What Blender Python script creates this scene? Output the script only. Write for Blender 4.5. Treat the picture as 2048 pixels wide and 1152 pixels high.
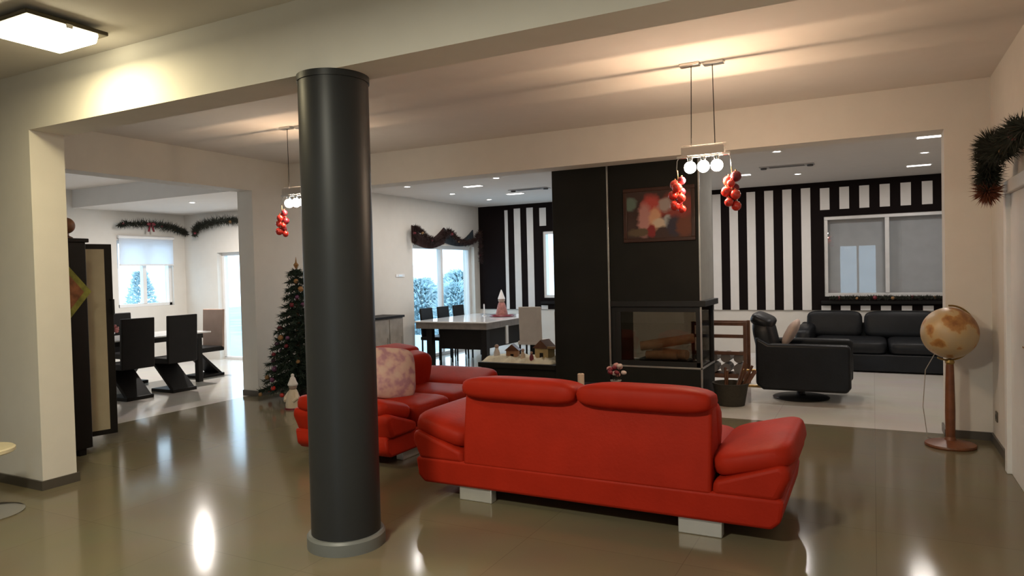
import bpy, math, random
from mathutils import Matrix, Vector, Euler
R = math.radians
for o in list(bpy.data.objects): bpy.data.objects.remove(o)
scene = bpy.context.scene
COL = scene.collection
random.seed(7)

# ------------------------------------------------------------------ camera
cam_d = bpy.data.cameras.new('camera'); cam = bpy.data.objects.new('camera', cam_d); COL.objects.link(cam)
_r = (0.8879784535, 0.4592546574, -0.0240712643)      # right
_d = (-0.0104496126, -0.0321792107, -0.9994274881)    # down
_f = (-0.4597663229, 0.8877216107, -0.0237754124)     # forward
cam.matrix_world = Matrix(((_r[0], -_d[0], -_f[0], 0), (_r[1], -_d[1], -_f[1], 0), (_r[2], -_d[2], -_f[2], 1.55), (0, 0, 0, 1)))
cam_d.sensor_width = 36; cam_d.lens = 1395.65 / 2048 * 36
cam_d.clip_start = 0.05; cam_d.clip_end = 300
scene.camera = cam

# ------------------------------------------------------------------ world, exposure
w = bpy.data.worlds.new('world'); scene.world = w; w.use_nodes = True
bg = w.node_tree.nodes['Background']; bg.inputs[0].default_value = (0.62, 0.84, 1.0, 1); bg.inputs[1].default_value = 4.2
vs = scene.view_settings
vs.view_transform = 'Standard'; vs.look = 'None'; vs.gamma = 1; vs.use_curve_mapping = False
vs.exposure = 0.0
WARM = (1.0, 0.69, 0.44); YEL = (1.0, 0.83, 0.46); NEU = (1.0, 0.92, 0.85)

# ------------------------------------------------------------------ materials
MATS = {}
def mat(name, col, rough=0.6, metal=0.0, var=0.06, scale=6.0, bump=0.0, bscale=60.0, emit=None, estr=0.0, trans=0.0, coat=0.0, spec=0.5, ior=1.45):
    if name in MATS: return MATS[name]
    m = bpy.data.materials.new(name); m.use_nodes = True; nt = m.node_tree; b = nt.nodes['Principled BSDF']
    b.inputs['Roughness'].default_value = rough; b.inputs['Metallic'].default_value = metal
    b.inputs['Specular IOR Level'].default_value = spec; b.inputs['IOR'].default_value = ior
    b.inputs['Transmission Weight'].default_value = trans; b.inputs['Coat Weight'].default_value = coat
    if var > 0:
        tc = nt.nodes.new('ShaderNodeTexCoord'); n = nt.nodes.new('ShaderNodeTexNoise'); n.inputs['Scale'].default_value = scale; n.inputs['Detail'].default_value = 4
        r = nt.nodes.new('ShaderNodeValToRGB')
        c0 = [max(0, c * (1 - var)) for c in col]; c1 = [min(1, c * (1 + var)) for c in col]
        r.color_ramp.elements[0].position = .3; r.color_ramp.elements[1].position = .7
        r.color_ramp.elements[0].color = (*c0, 1); r.color_ramp.elements[1].color = (*c1, 1)
        nt.links.new(tc.outputs['Object'], n.inputs['Vector']); nt.links.new(n.outputs['Fac'], r.inputs['Fac']); nt.links.new(r.outputs['Color'], b.inputs['Base Color'])
        if bump > 0:
            n2 = nt.nodes.new('ShaderNodeTexNoise'); n2.inputs['Scale'].default_value = bscale; n2.inputs['Detail'].default_value = 3
            bp = nt.nodes.new('ShaderNodeBump'); bp.inputs['Strength'].default_value = bump; bp.inputs['Distance'].default_value = .01
            nt.links.new(tc.outputs['Object'], n2.inputs['Vector']); nt.links.new(n2.outputs['Fac'], bp.inputs['Height']); nt.links.new(bp.outputs['Normal'], b.inputs['Normal'])
    else:
        b.inputs['Base Color'].default_value = (*col, 1)
    if emit:
        b.inputs['Emission Color'].default_value = (*emit, 1); b.inputs['Emission Strength'].default_value = estr
    MATS[name] = m
    return m

def tile_mat(name, c1, c2, grout, rough, size, spec=.5):
    m = bpy.data.materials.new(name); m.use_nodes = True; nt = m.node_tree; b = nt.nodes['Principled BSDF']
    tc = nt.nodes.new('ShaderNodeTexCoord'); br = nt.nodes.new('ShaderNodeTexBrick')
    br.offset = 0.0; br.inputs['Scale'].default_value = 1.0; br.inputs['Brick Width'].default_value = size; br.inputs['Row Height'].default_value = size
    br.inputs['Mortar Size'].default_value = .0025; br.inputs['Color1'].default_value = (*c1, 1); br.inputs['Color2'].default_value = (*c2, 1); br.inputs['Mortar'].default_value = (*grout, 1)
    n = nt.nodes.new('ShaderNodeTexNoise'); n.inputs['Scale'].default_value = 2.2; n.inputs['Detail'].default_value = 6
    mx = nt.nodes.new('ShaderNodeMix'); mx.data_type = 'RGBA'; mx.blend_type = 'OVERLAY'; mx.inputs['Factor'].default_value = .12
    nt.links.new(tc.outputs['Object'], br.inputs['Vector']); nt.links.new(tc.outputs['Object'], n.inputs['Vector'])
    nt.links.new(br.outputs['Color'], mx.inputs['A']); nt.links.new(n.outputs['Color'], mx.inputs['B']); nt.links.new(mx.outputs['Result'], b.inputs['Base Color'])
    b.inputs['Roughness'].default_value = rough; b.inputs['Specular IOR Level'].default_value = spec
    n3 = nt.nodes.new('ShaderNodeTexNoise'); n3.inputs['Scale'].default_value = 3
    bp = nt.nodes.new('ShaderNodeBump'); bp.inputs['Strength'].default_value = .015; bp.inputs['Distance'].default_value = .02
    nt.links.new(tc.outputs['Object'], n3.inputs['Vector']); nt.links.new(n3.outputs['Fac'], bp.inputs['Height']); nt.links.new(bp.outputs['Normal'], b.inputs['Normal'])
    MATS[name] = m
    return m

wall_m = mat('wall_paint', (.68, .65, .60), .85, var=.02, bump=.05, bscale=90)
ceil_m = mat('ceiling_paint', (.68, .64, .60), .9, var=.015)
beam_m = mat('beam_paint', (.68, .65, .60), .85, var=.02)
dark_floor = tile_mat('dark_floor_tile', (.160, .137, .088), (.168, .143, .092), (.128, .109, .071), .125, .9, .22)
light_floor = tile_mat('light_floor_tile', (.62, .58, .53), (.65, .61, .56), (.5, .46, .42), .12, .9)
skirt_m = mat('skirting_tile', (.075, .066, .055), .35)
column_m = mat('column_paint', (.024, .025, .027), .42, var=.04, spec=.32)
ring_m = mat('column_ring', (.14, .145, .14), .45)
red_m = mat('red_leather', (.36, .019, .007), .52, var=.08, scale=5, bump=.12, bscale=45, spec=.14)
silver_m = mat('brushed_silver', (.72, .71, .69), .35, metal=.6, var=.05)
trim_m = mat('steel_trim', (.55, .55, .54), .3, metal=.8)
black_m = mat('black_cladding', (.010, .010, .008), .55, var=.2, scale=3, bump=.03, spec=.25)
black_wood = mat('black_wood', (.008, .007, .007), .5, var=.2, spec=.25)
black_metal = mat('black_metal', (.01, .01, .01), .45)
stripe_black = mat('black_wallpaper', (.007, .004, .004), .8, spec=.15)
stripe_white = mat('white_wallpaper', (.72, .70, .68), .8, var=.02)
plaster_grey = mat('grey_plaster', (.30, .30, .28), .8)
alu_m = mat('window_aluminium', (.62, .62, .62), .4, metal=.3)
white_frame = mat('white_frame', (.80, .80, .80), .4, var=.02)
shutter_m = mat('shutter_grey', (.42, .41, .40), .6)
wood_m = mat('globe_wood', (.16, .055, .022), .4, var=.25, scale=14)
dark_leather = mat('black_leather', (.008, .009, .011), .40, var=.2, bump=.1, bscale=40, spec=.28)
green_m = mat('pine_needles', (.012, .026, .016), .8, var=.4, scale=20)
garland_m = mat('garland_needles', (.020, .022, .014), .8, var=.4, scale=20)
gold_m = mat('gold_bow', (.30, .16, .06), .45)
bauble_red = mat('red_bauble', (.55, .035, .025), .15, coat=.6, var=0)
bauble_dark = mat('dark_red_bauble', (.16, .015, .025), .3, var=0)
bauble_plum = mat('plum_bauble', (.13, .04, .10), .3, var=0)
cream_m = mat('cream_panel', (.36, .31, .22), .6)
cream_cloth = mat('cream_cloth', (.62, .52, .40), .9, bump=.3)
white_cloth = mat('white_cloth', (.70, .66, .64), .9, bump=.3)
beige_cloth = mat('beige_cloth', (.42, .37, .32), .85, bump=.2)
rose_cloth = mat('rose_brown_cloth', (.40, .29, .24), .8)
chrome_m = mat('chrome', (.8, .8, .8), .12, metal=1, var=0)
brass_m = mat('brass', (.32, .21, .07), .35, metal=.7)
white_top = mat('white_glass_top', (.80, .80, .80), .08, var=0)
grey_wood = mat('grey_wood', (.17, .15, .135), .5, var=.2, scale=10)
brown_wood = mat('brown_wood', (.12, .05, .025), .5, var=.3, scale=10)
log_m = mat('birch_log', (.80, .52, .36), .8, var=.2, scale=12)
snow_m = mat('cotton_snow', (.66, .62, .48), .95, var=.12, scale=14, bump=.5, bscale=50)
socket_m = mat('socket_dark', (.10, .085, .065), .5)
ext_ground = mat('hazy_stone', (.34, .45, .52), .9)  # outdoor blue haze is mixed into the ground colour
ext_tree = mat('hazy_leaves', (.42, .54, .58), .95, var=.3, scale=1.5)  # blue distance haze is painted into the leaf colour
blind_m = mat('roller_blind', (.82, .85, .90), .9, trans=0, var=.02)
_bb = blind_m.node_tree.nodes['Principled BSDF']
_nt = blind_m.node_tree; _tr = _nt.nodes.new('ShaderNodeBsdfTranslucent'); _tr.inputs[0].default_value = (.9, .92, .95, 1)
_mx = _nt.nodes.new('ShaderNodeMixShader'); _mx.inputs[0].default_value = .6
_nt.links.new(_bb.outputs[0], _mx.inputs[1]); _nt.links.new(_tr.outputs[0], _mx.inputs[2]); _nt.links.new(_mx.outputs[0], _nt.nodes['Material Output'].inputs[0])
def glass_mat(name, tint=(1, 1, 1), refl=.08, rough=.0):
    m = bpy.data.materials.new(name); m.use_nodes = True; nt = m.node_tree; nt.nodes.remove(nt.nodes['Principled BSDF'])
    t = nt.nodes.new('ShaderNodeBsdfTransparent'); t.inputs[0].default_value = (*tint, 1)
    g = nt.nodes.new('ShaderNodeBsdfGlossy'); g.inputs['Roughness'].default_value = rough
    lw = nt.nodes.new('ShaderNodeLayerWeight'); pw = nt.nodes.new('ShaderNodeMath'); pw.operation = 'POWER'; pw.inputs[1].default_value = 5
    fr = nt.nodes.new('ShaderNodeMath'); fr.operation = 'MULTIPLY_ADD'; fr.inputs[1].default_value = .9; fr.inputs[2].default_value = .04
    nt.links.new(lw.outputs['Facing'], pw.inputs[0]); nt.links.new(pw.outputs[0], fr.inputs[0])
    mx = nt.nodes.new('ShaderNodeMixShader')
    nt.links.new(fr.outputs[0], mx.inputs[0]); nt.links.new(t.outputs[0], mx.inputs[1]); nt.links.new(g.outputs[0], mx.inputs[2]); nt.links.new(mx.outputs[0], nt.nodes['Material Output'].inputs[0])
    MATS[name] = m
    return m
glass = glass_mat('window_glass', (.96, .98, 1))
fire_glass = glass_mat('fireplace_glass', (.60, .57, .52))
def emit_mat(name, col, s):
    return mat(name, (.8, .8, .8), .5, var=0, emit=col, estr=s)
bulb_m = emit_mat('halogen_bulb', (1, .86, .68), 60)
panel_m = emit_mat('lamp_glass_lit', (1, .90, .60), 18)
spot_m = emit_mat('downlight_lit', (1, .93, .85), 22)
rect_m = emit_mat('panel_light_lit', (1, .95, .90), 5)

# ------------------------------------------------------------------ mesh builder
class MB:
    def __init__(s): s.v = []; s.f = []
    def add(s, vs_, fs_, M=None):
        o = len(s.v)
        s.v += [tuple(M @ Vector(v)) for v in vs_] if M is not None else [tuple(v) for v in vs_]
        s.f += [tuple(i + o for i in f) for f in fs_]
        return s
    def box(s, x0, x1, y0, y1, z0, z1, M=None):
        vs_ = [(x, y, z) for z in (z0, z1) for y in (y0, y1) for x in (x0, x1)]
        return s.add(vs_, [(0, 2, 3, 1), (4, 5, 7, 6), (0, 1, 5, 4), (1, 3, 7, 5), (3, 2, 6, 7), (2, 0, 4, 6)], M)
    def prism(s, poly, a, b, axis='y', M=None):
        n = len(poly)
        def P(p, t): return {'y': (p[0], t, p[1]), 'x': (t, p[0], p[1]), 'z': (p[0], p[1], t)}[axis]
        vs_ = [P(p, a) for p in poly] + [P(p, b) for p in poly]
        fs_ = [tuple(range(n))[::-1], tuple(range(n, 2 * n))] + [(i, (i + 1) % n, n + (i + 1) % n, n + i) for i in range(n)]
        return s.add(vs_, fs_, M)
    def rings(s, rs, cap=True, M=None, closed=False):
        n = len(rs[0]); vs_ = [p for r in rs for p in r]; fs_ = []
        K = len(rs)
        for k in range(K if closed else K - 1):
            a = k * n; b = ((k + 1) % K) * n
            for i in range(n): fs_.append((a + i, a + (i + 1) % n, b + (i + 1) % n, b + i))
        if cap and not closed: fs_ += [tuple(range(n))[::-1], tuple(range((K - 1) * n, K * n))]
        return s.add(vs_, fs_, M)
    def lathe(s, prof, c=(0, 0, 0), n=24, M=None):
        rs = [[(c[0] + max(r, .0005) * math.cos(2 * math.pi * i / n), c[1] + max(r, .0005) * math.sin(2 * math.pi * i / n), c[2] + z) for i in range(n)] for r, z in prof]
        return s.rings(rs, True, M)
    def tube(s, pts, r, n=8, M=None, closed=False):
        pts = [Vector(p) for p in pts]; rs = []; K = len(pts)
        up = Vector((0, 0, 1)); prev = None
        for k, p in enumerate(pts):
            if closed: t = (pts[(k + 1) % K] - pts[k - 1])
            else: t = pts[min(k + 1, K - 1)] - pts[max(k - 1, 0)]
            t.normalize()
            a = prev if prev is not None else (up.cross(t) if abs(t.z) < .95 else Vector((1, 0, 0)))
            a = (a - t * a.dot(t)); a.normalize(); prev = a; b = t.cross(a)
            rr = r[k] if isinstance(r, (list, tuple)) else r
            rs.append([tuple(p + (a * math.cos(2 * math.pi * i / n) + b * math.sin(2 * math.pi * i / n)) * rr) for i in range(n)])
        return s.rings(rs, True, M, closed)
    def pad(s, c, size, e=.35, e2=None, rot=(0, 0, 0), nu=28, nv=14, puff=0):
        """superellipsoid cushion"""
        e2 = e if e2 is None else e2
        sp = lambda t, q: math.copysign(abs(t) ** q, t)
        M = Matrix.Translation(c) @ Euler(rot).to_matrix().to_4x4()
        rs = []
        for j in range(nv + 1):
            ph = -math.pi / 2 + math.pi * j / nv; ph = max(-1.5705, min(1.5705, ph))
            r = []
            for i in range(nu):
                th = 2 * math.pi * i / nu
                x = sp(math.cos(ph), e2) * sp(math.cos(th), e); y = sp(math.cos(ph), e2) * sp(math.sin(th), e); z = sp(math.sin(ph), e2)
                z *= 1 - puff * max(abs(x), abs(y)) ** 3
                r.append((x * size[0] / 2, y * size[1] / 2, z * size[2] / 2))
            rs.append(r)
        return s.rings(rs, True, M)
    def ball(s, c, r, n=16, m=10, sc=(1, 1, 1)):
        rs = []
        for j in range(m + 1):
            ph = -math.pi / 2 + math.pi * j / m; ph = max(-1.569, min(1.569, ph))
            rs.append([(c[0] + sc[0] * r * math.cos(ph) * math.cos(2 * math.pi * i / n), c[1] + sc[1] * r * math.cos(ph) * math.sin(2 * math.pi * i / n), c[2] + sc[2] * r * math.sin(ph)) for i in range(n)])
        return s.rings(rs)
    def needle(s, p, d, L, wd):
        d = Vector(d).normalized(); a = d.cross(Vector((random.gauss(0, 1), random.gauss(0, 1), random.gauss(0, 1)))).normalized(); b = d.cross(a)
        p = Vector(p); q = p + d * L
        s.add([p + a * wd, p - a * wd * .5 + b * wd * .8, p - a * wd * .5 - b * wd * .8, q], [(0, 1, 3), (1, 2, 3), (2, 0, 3), (0, 2, 1)])
    def build(s, name, m, parent=None, bevel=0.0, smooth=35, sub=0, loc=None):
        me = bpy.data.meshes.new(name); me.from_pydata(s.v, [], s.f); me.validate(); me.update()
        import bmesh
        bm = bmesh.new(); bm.from_mesh(me); bmesh.ops.recalc_face_normals(bm, faces=bm.faces); bm.to_mesh(me); bm.free()
        me.materials.append(m if not isinstance(m, str) else MATS[m])
        if smooth:
            me.polygons.foreach_set('use_smooth', [True] * len(me.polygons)); me.set_sharp_from_angle(angle=R(smooth))
        o = bpy.data.objects.new(name, me); COL.objects.link(o)
        if loc: o.location = loc
        if parent is not None: o.parent = parent
        if bevel:
            b = o.modifiers.new('bevel', 'BEVEL'); b.width = bevel; b.segments = 3; b.limit_method = 'ANGLE'; b.angle_limit = R(40)
        return o

def tag(o, label, cat, group=None, kind=None):
    if label: o['label'] = label
    if cat: o['category'] = cat
    if group: o['group'] = group
    if kind: o['kind'] = kind
    return o
def thing(name, label, cat, loc=(0, 0, 0), rz=0, group=None):
    o = bpy.data.objects.new(name, None); COL.objects.link(o); o.empty_display_size = .1
    o.location = loc; o.rotation_euler = (0, 0, rz)
    return tag(o, label, cat, group)
def plabel(o, label): o['label'] = label; return o
def struct(name, mb, m, bevel=0, smooth=35, parent=None):
    o = mb.build(name, m, parent, bevel, smooth)
    if parent is None: o['kind'] = 'structure'
    return o
def copy_tree(o, parent=None):
    c = o.copy(); COL.objects.link(c); c.parent = parent
    for ch in list(o.children): copy_tree(ch, c)
    return c
def light(name, kind, loc, power, col, parent=None, size=.1, rot=(0, 0, 0), size_y=None, spread=None, radius=None):
    l = bpy.data.lights.new(name, kind); l.energy = power; l.color = col
    if kind == 'AREA':
        l.size = size
        if size_y: l.shape = 'RECTANGLE'; l.size_y = size_y
        else: l.shape = 'DISK'
        if spread: l.spread = spread
    else: l.shadow_soft_size = radius or .05
    o = bpy.data.objects.new(name, l); COL.objects.link(o); o.location = loc; o.rotation_euler = rot
    if parent is not None: o.parent = parent
    return o

# ------------------------------------------------------------------ the setting (metres; x along the striped wall, y into the house)
ZB, ZC, ZL = 2.68, 3.10, 2.87           # beam soffit, main ceiling, far living room ceiling
struct('floor', MB().box(-7.30, 1.00, -4.2, 7.30, -.12, 0).box(-9.2, -7.30, -4.2, 3.10, -.12, 0), dark_floor)
struct('floor_dining', MB().box(-12.3, -7.30, 3.10, 9.5, -.12, 0), light_floor)
struct('floor_living', MB().box(-7.30, 3.3, 7.30, 12.65, -.12, 0), light_floor)
struct('ceiling', MB().box(-7.42, 1.1, -4.2, 7.45, ZC, ZC + .15).box(-9.2, -7.42, -4.2, 3.22, ZC, ZC + .15), ceil_m)
struct('ceiling_dining', MB().box(-12.0, -7.42, 3.22, 7.1, ZC, ZC + .15).box(-12.0, -7.42, 7.1, 9.24, 2.80, ZC + .15), ceil_m)
struct('ceiling_living', MB().box(-7.15, 3.1, 7.45, 12.37, ZL, ZC + .15), ceil_m)
# beams / fascias
struct('trim_1', MB().box(-9.2, .9, 2.97, 3.25, ZB, ZC), beam_m)
struct('trim_2', MB().box(-7.42, -7.15, 3.25, 6.53, ZB, ZC), beam_m)
struct('trim_3', MB().box(-7.15, .9, 7.17, 7.45, ZB + .02, ZC), beam_m)
# walls
struct('wall_stub', MB().box(-12.3, -5.52, 2.97, 3.22, 0, ZB), wall_m)
def wall_x(name, x0, x1, y0, y1, z0, z1, holes):
    """wall of constant x with rectangular holes (ya, yb, za, zb)"""
    mb = MB(); y = y0
    for (ya, yb, za, zb) in sorted(holes):
        if ya > y: mb.box(x0, x1, y, ya, z0, z1)
        if za > z0: mb.box(x0, x1, ya, yb, z0, za)
        if zb < z1: mb.box(x0, x1, ya, yb, zb, z1)
        y = yb
    if y < y1: mb.box(x0, x1, y, y1, z0, z1)
    return struct(name, mb, wall_m)
def wall_y(name, y0, y1, x0, x1, z0, z1, holes, m=None):
    mb = MB(); x = x0
    for (xa, xb, za, zb) in sorted(holes):
        if xa > x: mb.box(x, xa, y0, y1, z0, z1)
        if za > z0: mb.box(xa, xb, y0, y1, z0, za)
        if zb < z1: mb.box(xa, xb, y0, y1, zb, z1)
        x = xb
    if x < x1: mb.box(x, x1, y0, y1, z0, z1)
    return struct(name, mb, m or wall_m)
wall_x('wall_left', -7.42, -7.15, 6.53, 12.62, 0, ZC, [(10.06, 12.18, 0.0, 2.06)])
WX0, WX1, WZ0, WZ1 = -.70, 1.10, 1.02, 2.31      # right window of the striped wall
VX0, VX1 = -5.70, -3.90                           # its twin behind the fireplace
wall_y('wall_back', 12.37, 12.62, -7.15, 3.3, 0, ZC, [(WX0, WX1, WZ0, WZ1), (VX0, VX1, WZ0, WZ1)])
struct('wall_partition', MB().box(.56, .90, 7.17, 7.45, 0, ZB + .02), wall_m)
wall_x('wall_right', .90, 1.10, -4.2, 7.45, 0, ZC, [])
wall_x('wall_living_right', 3.1, 3.3, 7.42, 12.62, 0, ZC, [])
struct('wall_living_front', MB().box(1.10, 3.3, 7.25, 7.45, 0, ZC), wall_m)
wall_x('wall_dining_left', -12.25, -12.0, 3.22, 9.5, 0, ZC, [(7.85, 8.97, 1.06, 2.28)])
wall_y('wall_dining_back', 9.24, 9.49, -12.25, -7.42, 0, ZC, [(-11.10, -9.50, 0, 2.04)])
wall_y('wall_front', -4.2, -4.0, -9.2, 1.1, 0, ZC, [(-1.15, .15, 0.0, 2.25)])
wall_x('wall_front_left', -9.2, -9.0, -4.0, 2.97, 0, ZC, [])
# baseboards
struct('baseboard_stub', MB().box(-9.0, -5.505, 2.955, 2.97, 0, .07).box(-5.52, -5.505, 2.97, 3.235, 0, .07), skirt_m)
struct('baseboard_partition', MB().box(.545, .90, 7.155, 7.17, 0, .07).box(.545, .56, 7.17, 7.46, 0, .07), skirt_m)
struct('baseboard_right', MB().box(.885, .90, 6.20, 7.155, 0, .07), skirt_m)
struct('baseboard_left', MB().box(-7.15, -7.135, 6.53, 10.0, 0, .07).box(-7.42, -7.135, 6.515, 6.53, 0, .07), skirt_m)
struct('baseboard_back', MB().box(-7.10, 3.1, 12.33, 12.345, 0, .07), white_frame)

# striped accent wall: black wallpaper panel with white stripes in relief
wall_p = MB()
x = -7.15
Y1 = 12.37; Y0 = 12.350
for (xa, xb, za, zb) in ((-7.13, VX0, .80, ZL), (VX0, VX1, .80, WZ0), (VX0, VX1, WZ1, ZL), (VX1, WX0, .80, ZL), (WX0, WX1, .80, WZ0), (WX0, WX1, WZ1, ZL), (WX1, 3.1, .80, ZL)):
    wall_p.box(xa, xb, Y0, Y1, za, zb)
acc = struct('wall_accent', wall_p, stripe_black, smooth=0)
def stripe(xc, za, zb, wd=.14):
    MB().box(xc - wd / 2, xc + wd / 2, Y0 - .006, Y0 + .002, za, zb).build('stripe', stripe_white, acc, smooth=0)
PER = .2845
def stripe_row(x0, n, step):
    for k in range(n):
        xc = x0 + k * step
        inw = (WX0 - .10 < xc < WX1 + .1) or (VX0 - .10 < xc < VX1 + .1)
        if inw:
            stripe(xc, 2.42, 2.77); stripe(xc, .80, .875)
        else: stripe(xc, .80, 2.79)
stripe_row(-2.388, 19, PER)
stripe_row(-6.245, 3, .279)
stripe_row(-3.62, 4, PER)
stripe(-6.49, .80, 2.77, .07)

# windows of the striped wall
def window_y(name, xa, xb, za, zb, y, panes=2, m=alu_m, shutter=True, sill=True):
    fr = MB(); t = .055
    fr.box(xa, xb, y, y + .07, zb - t, zb).box(xa, xb, y, y + .07, za, za + t).box(xa, xa + t, y, y + .07, za + t, zb - t).box(xb - t, xb, y, y + .07, za + t, zb - t)
    root = struct(name, fr, m, bevel=.004)
    wd = (xb - xa) / panes
    for i in range(1, panes):
        MB().box(xa + i * wd - t * .55, xa + i * wd + t * .55, y - .008, y + .07, za + t, zb - t).build('mullion', m, root, .004)
    for i in range(panes):
        MB().box(xa + i * wd + t * .5, xa + (i + 1) * wd - t * .5, y + .03, y + .038, za + t * .5, zb - t * .5).build('pane', glass, root, smooth=0)
    if shutter:
        n = int((zb - za) / .045) + 1
        for i in range(n):
            z = za + i * .045
            MB().box(xa, xb, y + .13, y + .15, z, min(z + .045, zb)).build('shutter_slat', shutter_m, root, smooth=0)
    return root
window_y('window_1', WX0, WX1, WZ0, WZ1, 12.37)
window_y('window_2', VX0, VX1, WZ0, WZ1, 12.37, m=white_frame, shutter=False)
struct('trim_4', MB().box(WX0 - .05, WX1 + .05, 12.29, 12.35, .90, .955), black_wood, bevel=.006)
struct('trim_5', MB().box(VX0 - .05, VX1 + .05, 12.29, 12.35, .90, .955), black_wood, bevel=.006)
def window_x(name, x, ya, yb, za, zb, m, panes=2, t=.06, blind=None, hb=0):
    fr = MB()
    fr.box(x, x + .08, ya, yb, zb - t, zb).box(x, x + .08, ya, ya + t, za + hb, zb - t).box(x, x + .08, yb - t, yb, za + hb, zb - t).box(x, x + .08, ya, yb, za, za + t)
    root = struct(name, fr, m, bevel=.005)
    wd = (yb - ya) / panes
    for i in range(1, panes):
        MB().box(x - .005, x + .09, ya + i * wd - t * .6, ya + i * wd + t * .6, za + t, zb - t).build('mullion', m, root, .005)
    for i in range(panes):
        MB().box(x + .03, x + .038, ya + i * wd + t * .5, ya + (i + 1) * wd - t * .5, za + t * .5, zb - t * .5).build('pane', glass, root, smooth=0)
    return root
window_x('window_3', -12.14, 7.85, 8.97, 1.06, 2.28, white_frame)
d1 = window_x('door_1', -7.33, 10.06, 12.18, 0.0, 2.06, white_frame)
def door_y(name, xa, xb, y, zt, m, panes=2):
    fr = MB(); t = .06
    fr.box(xa, xb, y, y + .08, zt - t, zt).box(xa, xa + t, y, y + .08, .03, zt - t).box(xb - t, xb, y, y + .08, .03, zt - t).box(xa, xb, y, y + .08, 0, .05)
    root = struct(name, fr, m, bevel=.005); wd = (xb - xa) / panes
    for i in range(1, panes):
        MB().box(xa + i * wd - t * .6, xa + i * wd + t * .6, y - .005, y + .085, .05, zt - t).build('mullion', m, root, .005)
    for i in range(panes):
        MB().box(xa + i * wd + t * .5, xa + (i + 1) * wd - t * .5, y + .03, y + .038, .04, zt - t * .5).build('pane', glass, root, smooth=0)
    return root
door_y('door_2', -11.10, -9.50, 9.35, 2.04, white_frame)
door_y('door_3', -1.15, .15, -4.16, 2.25, white_frame)
# side door on the right wall: casing and leaf
dr = struct('door_4', MB().box(.875, .899, 5.10, 6.08, 0, 2.02), white_frame, bevel=.004)
MB().box(.845, .899, 6.08, 6.17, 0, 2.11).build('casing', white_frame, dr, .006)
MB().box(.845, .899, 5.01, 5.10, 0, 2.11).build('casing', white_frame, dr, .006)
MB().box(.845, .899, 5.10, 6.08, 2.02, 2.11).build('casing', white_frame, dr, .006)
MB().tube([(.874, 5.2, 1.0), (.83, 5.2, 1.0), (.83, 5.32, 1.0)], .009).build('handle', chrome_m, dr)
# roller blind of the dining window
bl = thing('roller_blind', 'pale roller blind half lowered over the dining room window', 'blind', (-11.96, 8.41, 1.84))
MB().box(-.006, .002, -.54, .54, .0, .50).build('blind_fabric', blind_m, bl)
MB().box(-.012, .010, -.545, .545, -.02, .005).build('bottom_bar', white_frame, bl, .004)
MB().tube([(-.005, -.56, .50), (-.005, .56, .50)], .03, 12).build('roller', white_frame, bl)

# ------------------------------------------------------------------ outside
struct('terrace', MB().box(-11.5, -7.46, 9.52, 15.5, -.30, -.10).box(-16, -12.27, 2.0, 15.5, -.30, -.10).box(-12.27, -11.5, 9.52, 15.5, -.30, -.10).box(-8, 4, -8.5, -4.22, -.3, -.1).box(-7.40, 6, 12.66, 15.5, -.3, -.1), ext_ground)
struct('garden_ground', MB().box(-90, 60, -60, 110, -3.3, -3.0), mat('hazy_grass', (.30, .42, .46), .95, var=.2, scale=.4))  # pale blue haze is put into the grass colour
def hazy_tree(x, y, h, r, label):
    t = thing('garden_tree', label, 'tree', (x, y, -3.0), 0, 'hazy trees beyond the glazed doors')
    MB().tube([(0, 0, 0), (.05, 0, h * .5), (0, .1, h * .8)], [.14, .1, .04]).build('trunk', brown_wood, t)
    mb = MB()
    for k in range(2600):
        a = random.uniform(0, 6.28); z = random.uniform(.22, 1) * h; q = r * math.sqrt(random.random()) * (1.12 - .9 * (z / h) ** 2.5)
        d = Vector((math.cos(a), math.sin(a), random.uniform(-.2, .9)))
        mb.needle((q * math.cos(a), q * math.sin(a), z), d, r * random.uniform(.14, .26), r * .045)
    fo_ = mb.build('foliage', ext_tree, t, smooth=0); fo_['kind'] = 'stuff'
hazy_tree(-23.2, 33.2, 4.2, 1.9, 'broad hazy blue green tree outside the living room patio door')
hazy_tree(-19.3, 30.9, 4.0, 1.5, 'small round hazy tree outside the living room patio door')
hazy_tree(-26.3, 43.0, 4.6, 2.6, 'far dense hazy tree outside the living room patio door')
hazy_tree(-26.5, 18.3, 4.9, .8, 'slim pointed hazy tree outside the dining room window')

# ------------------------------------------------------------------ column
c = thing('round_column', 'dark grey round column carrying the beam behind the red sofa', 'column', (-2.73, 3.11, 0))
MB().lathe([(.197, .06), (.197, 2.64), (.197, ZB)], n=64).build('shaft', column_m, c)
MB().lathe([(.222, 0), (.222, .065), (.212, .078), (.197, .078)], n=64).build('base_ring', ring_m, c, smooth=30)
plabel(MB().lathe([(.203, ZB - .035), (.203, ZB)], n=64).build('top_ring', column_m, c, smooth=30), 'dark collar under the beam')

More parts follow.
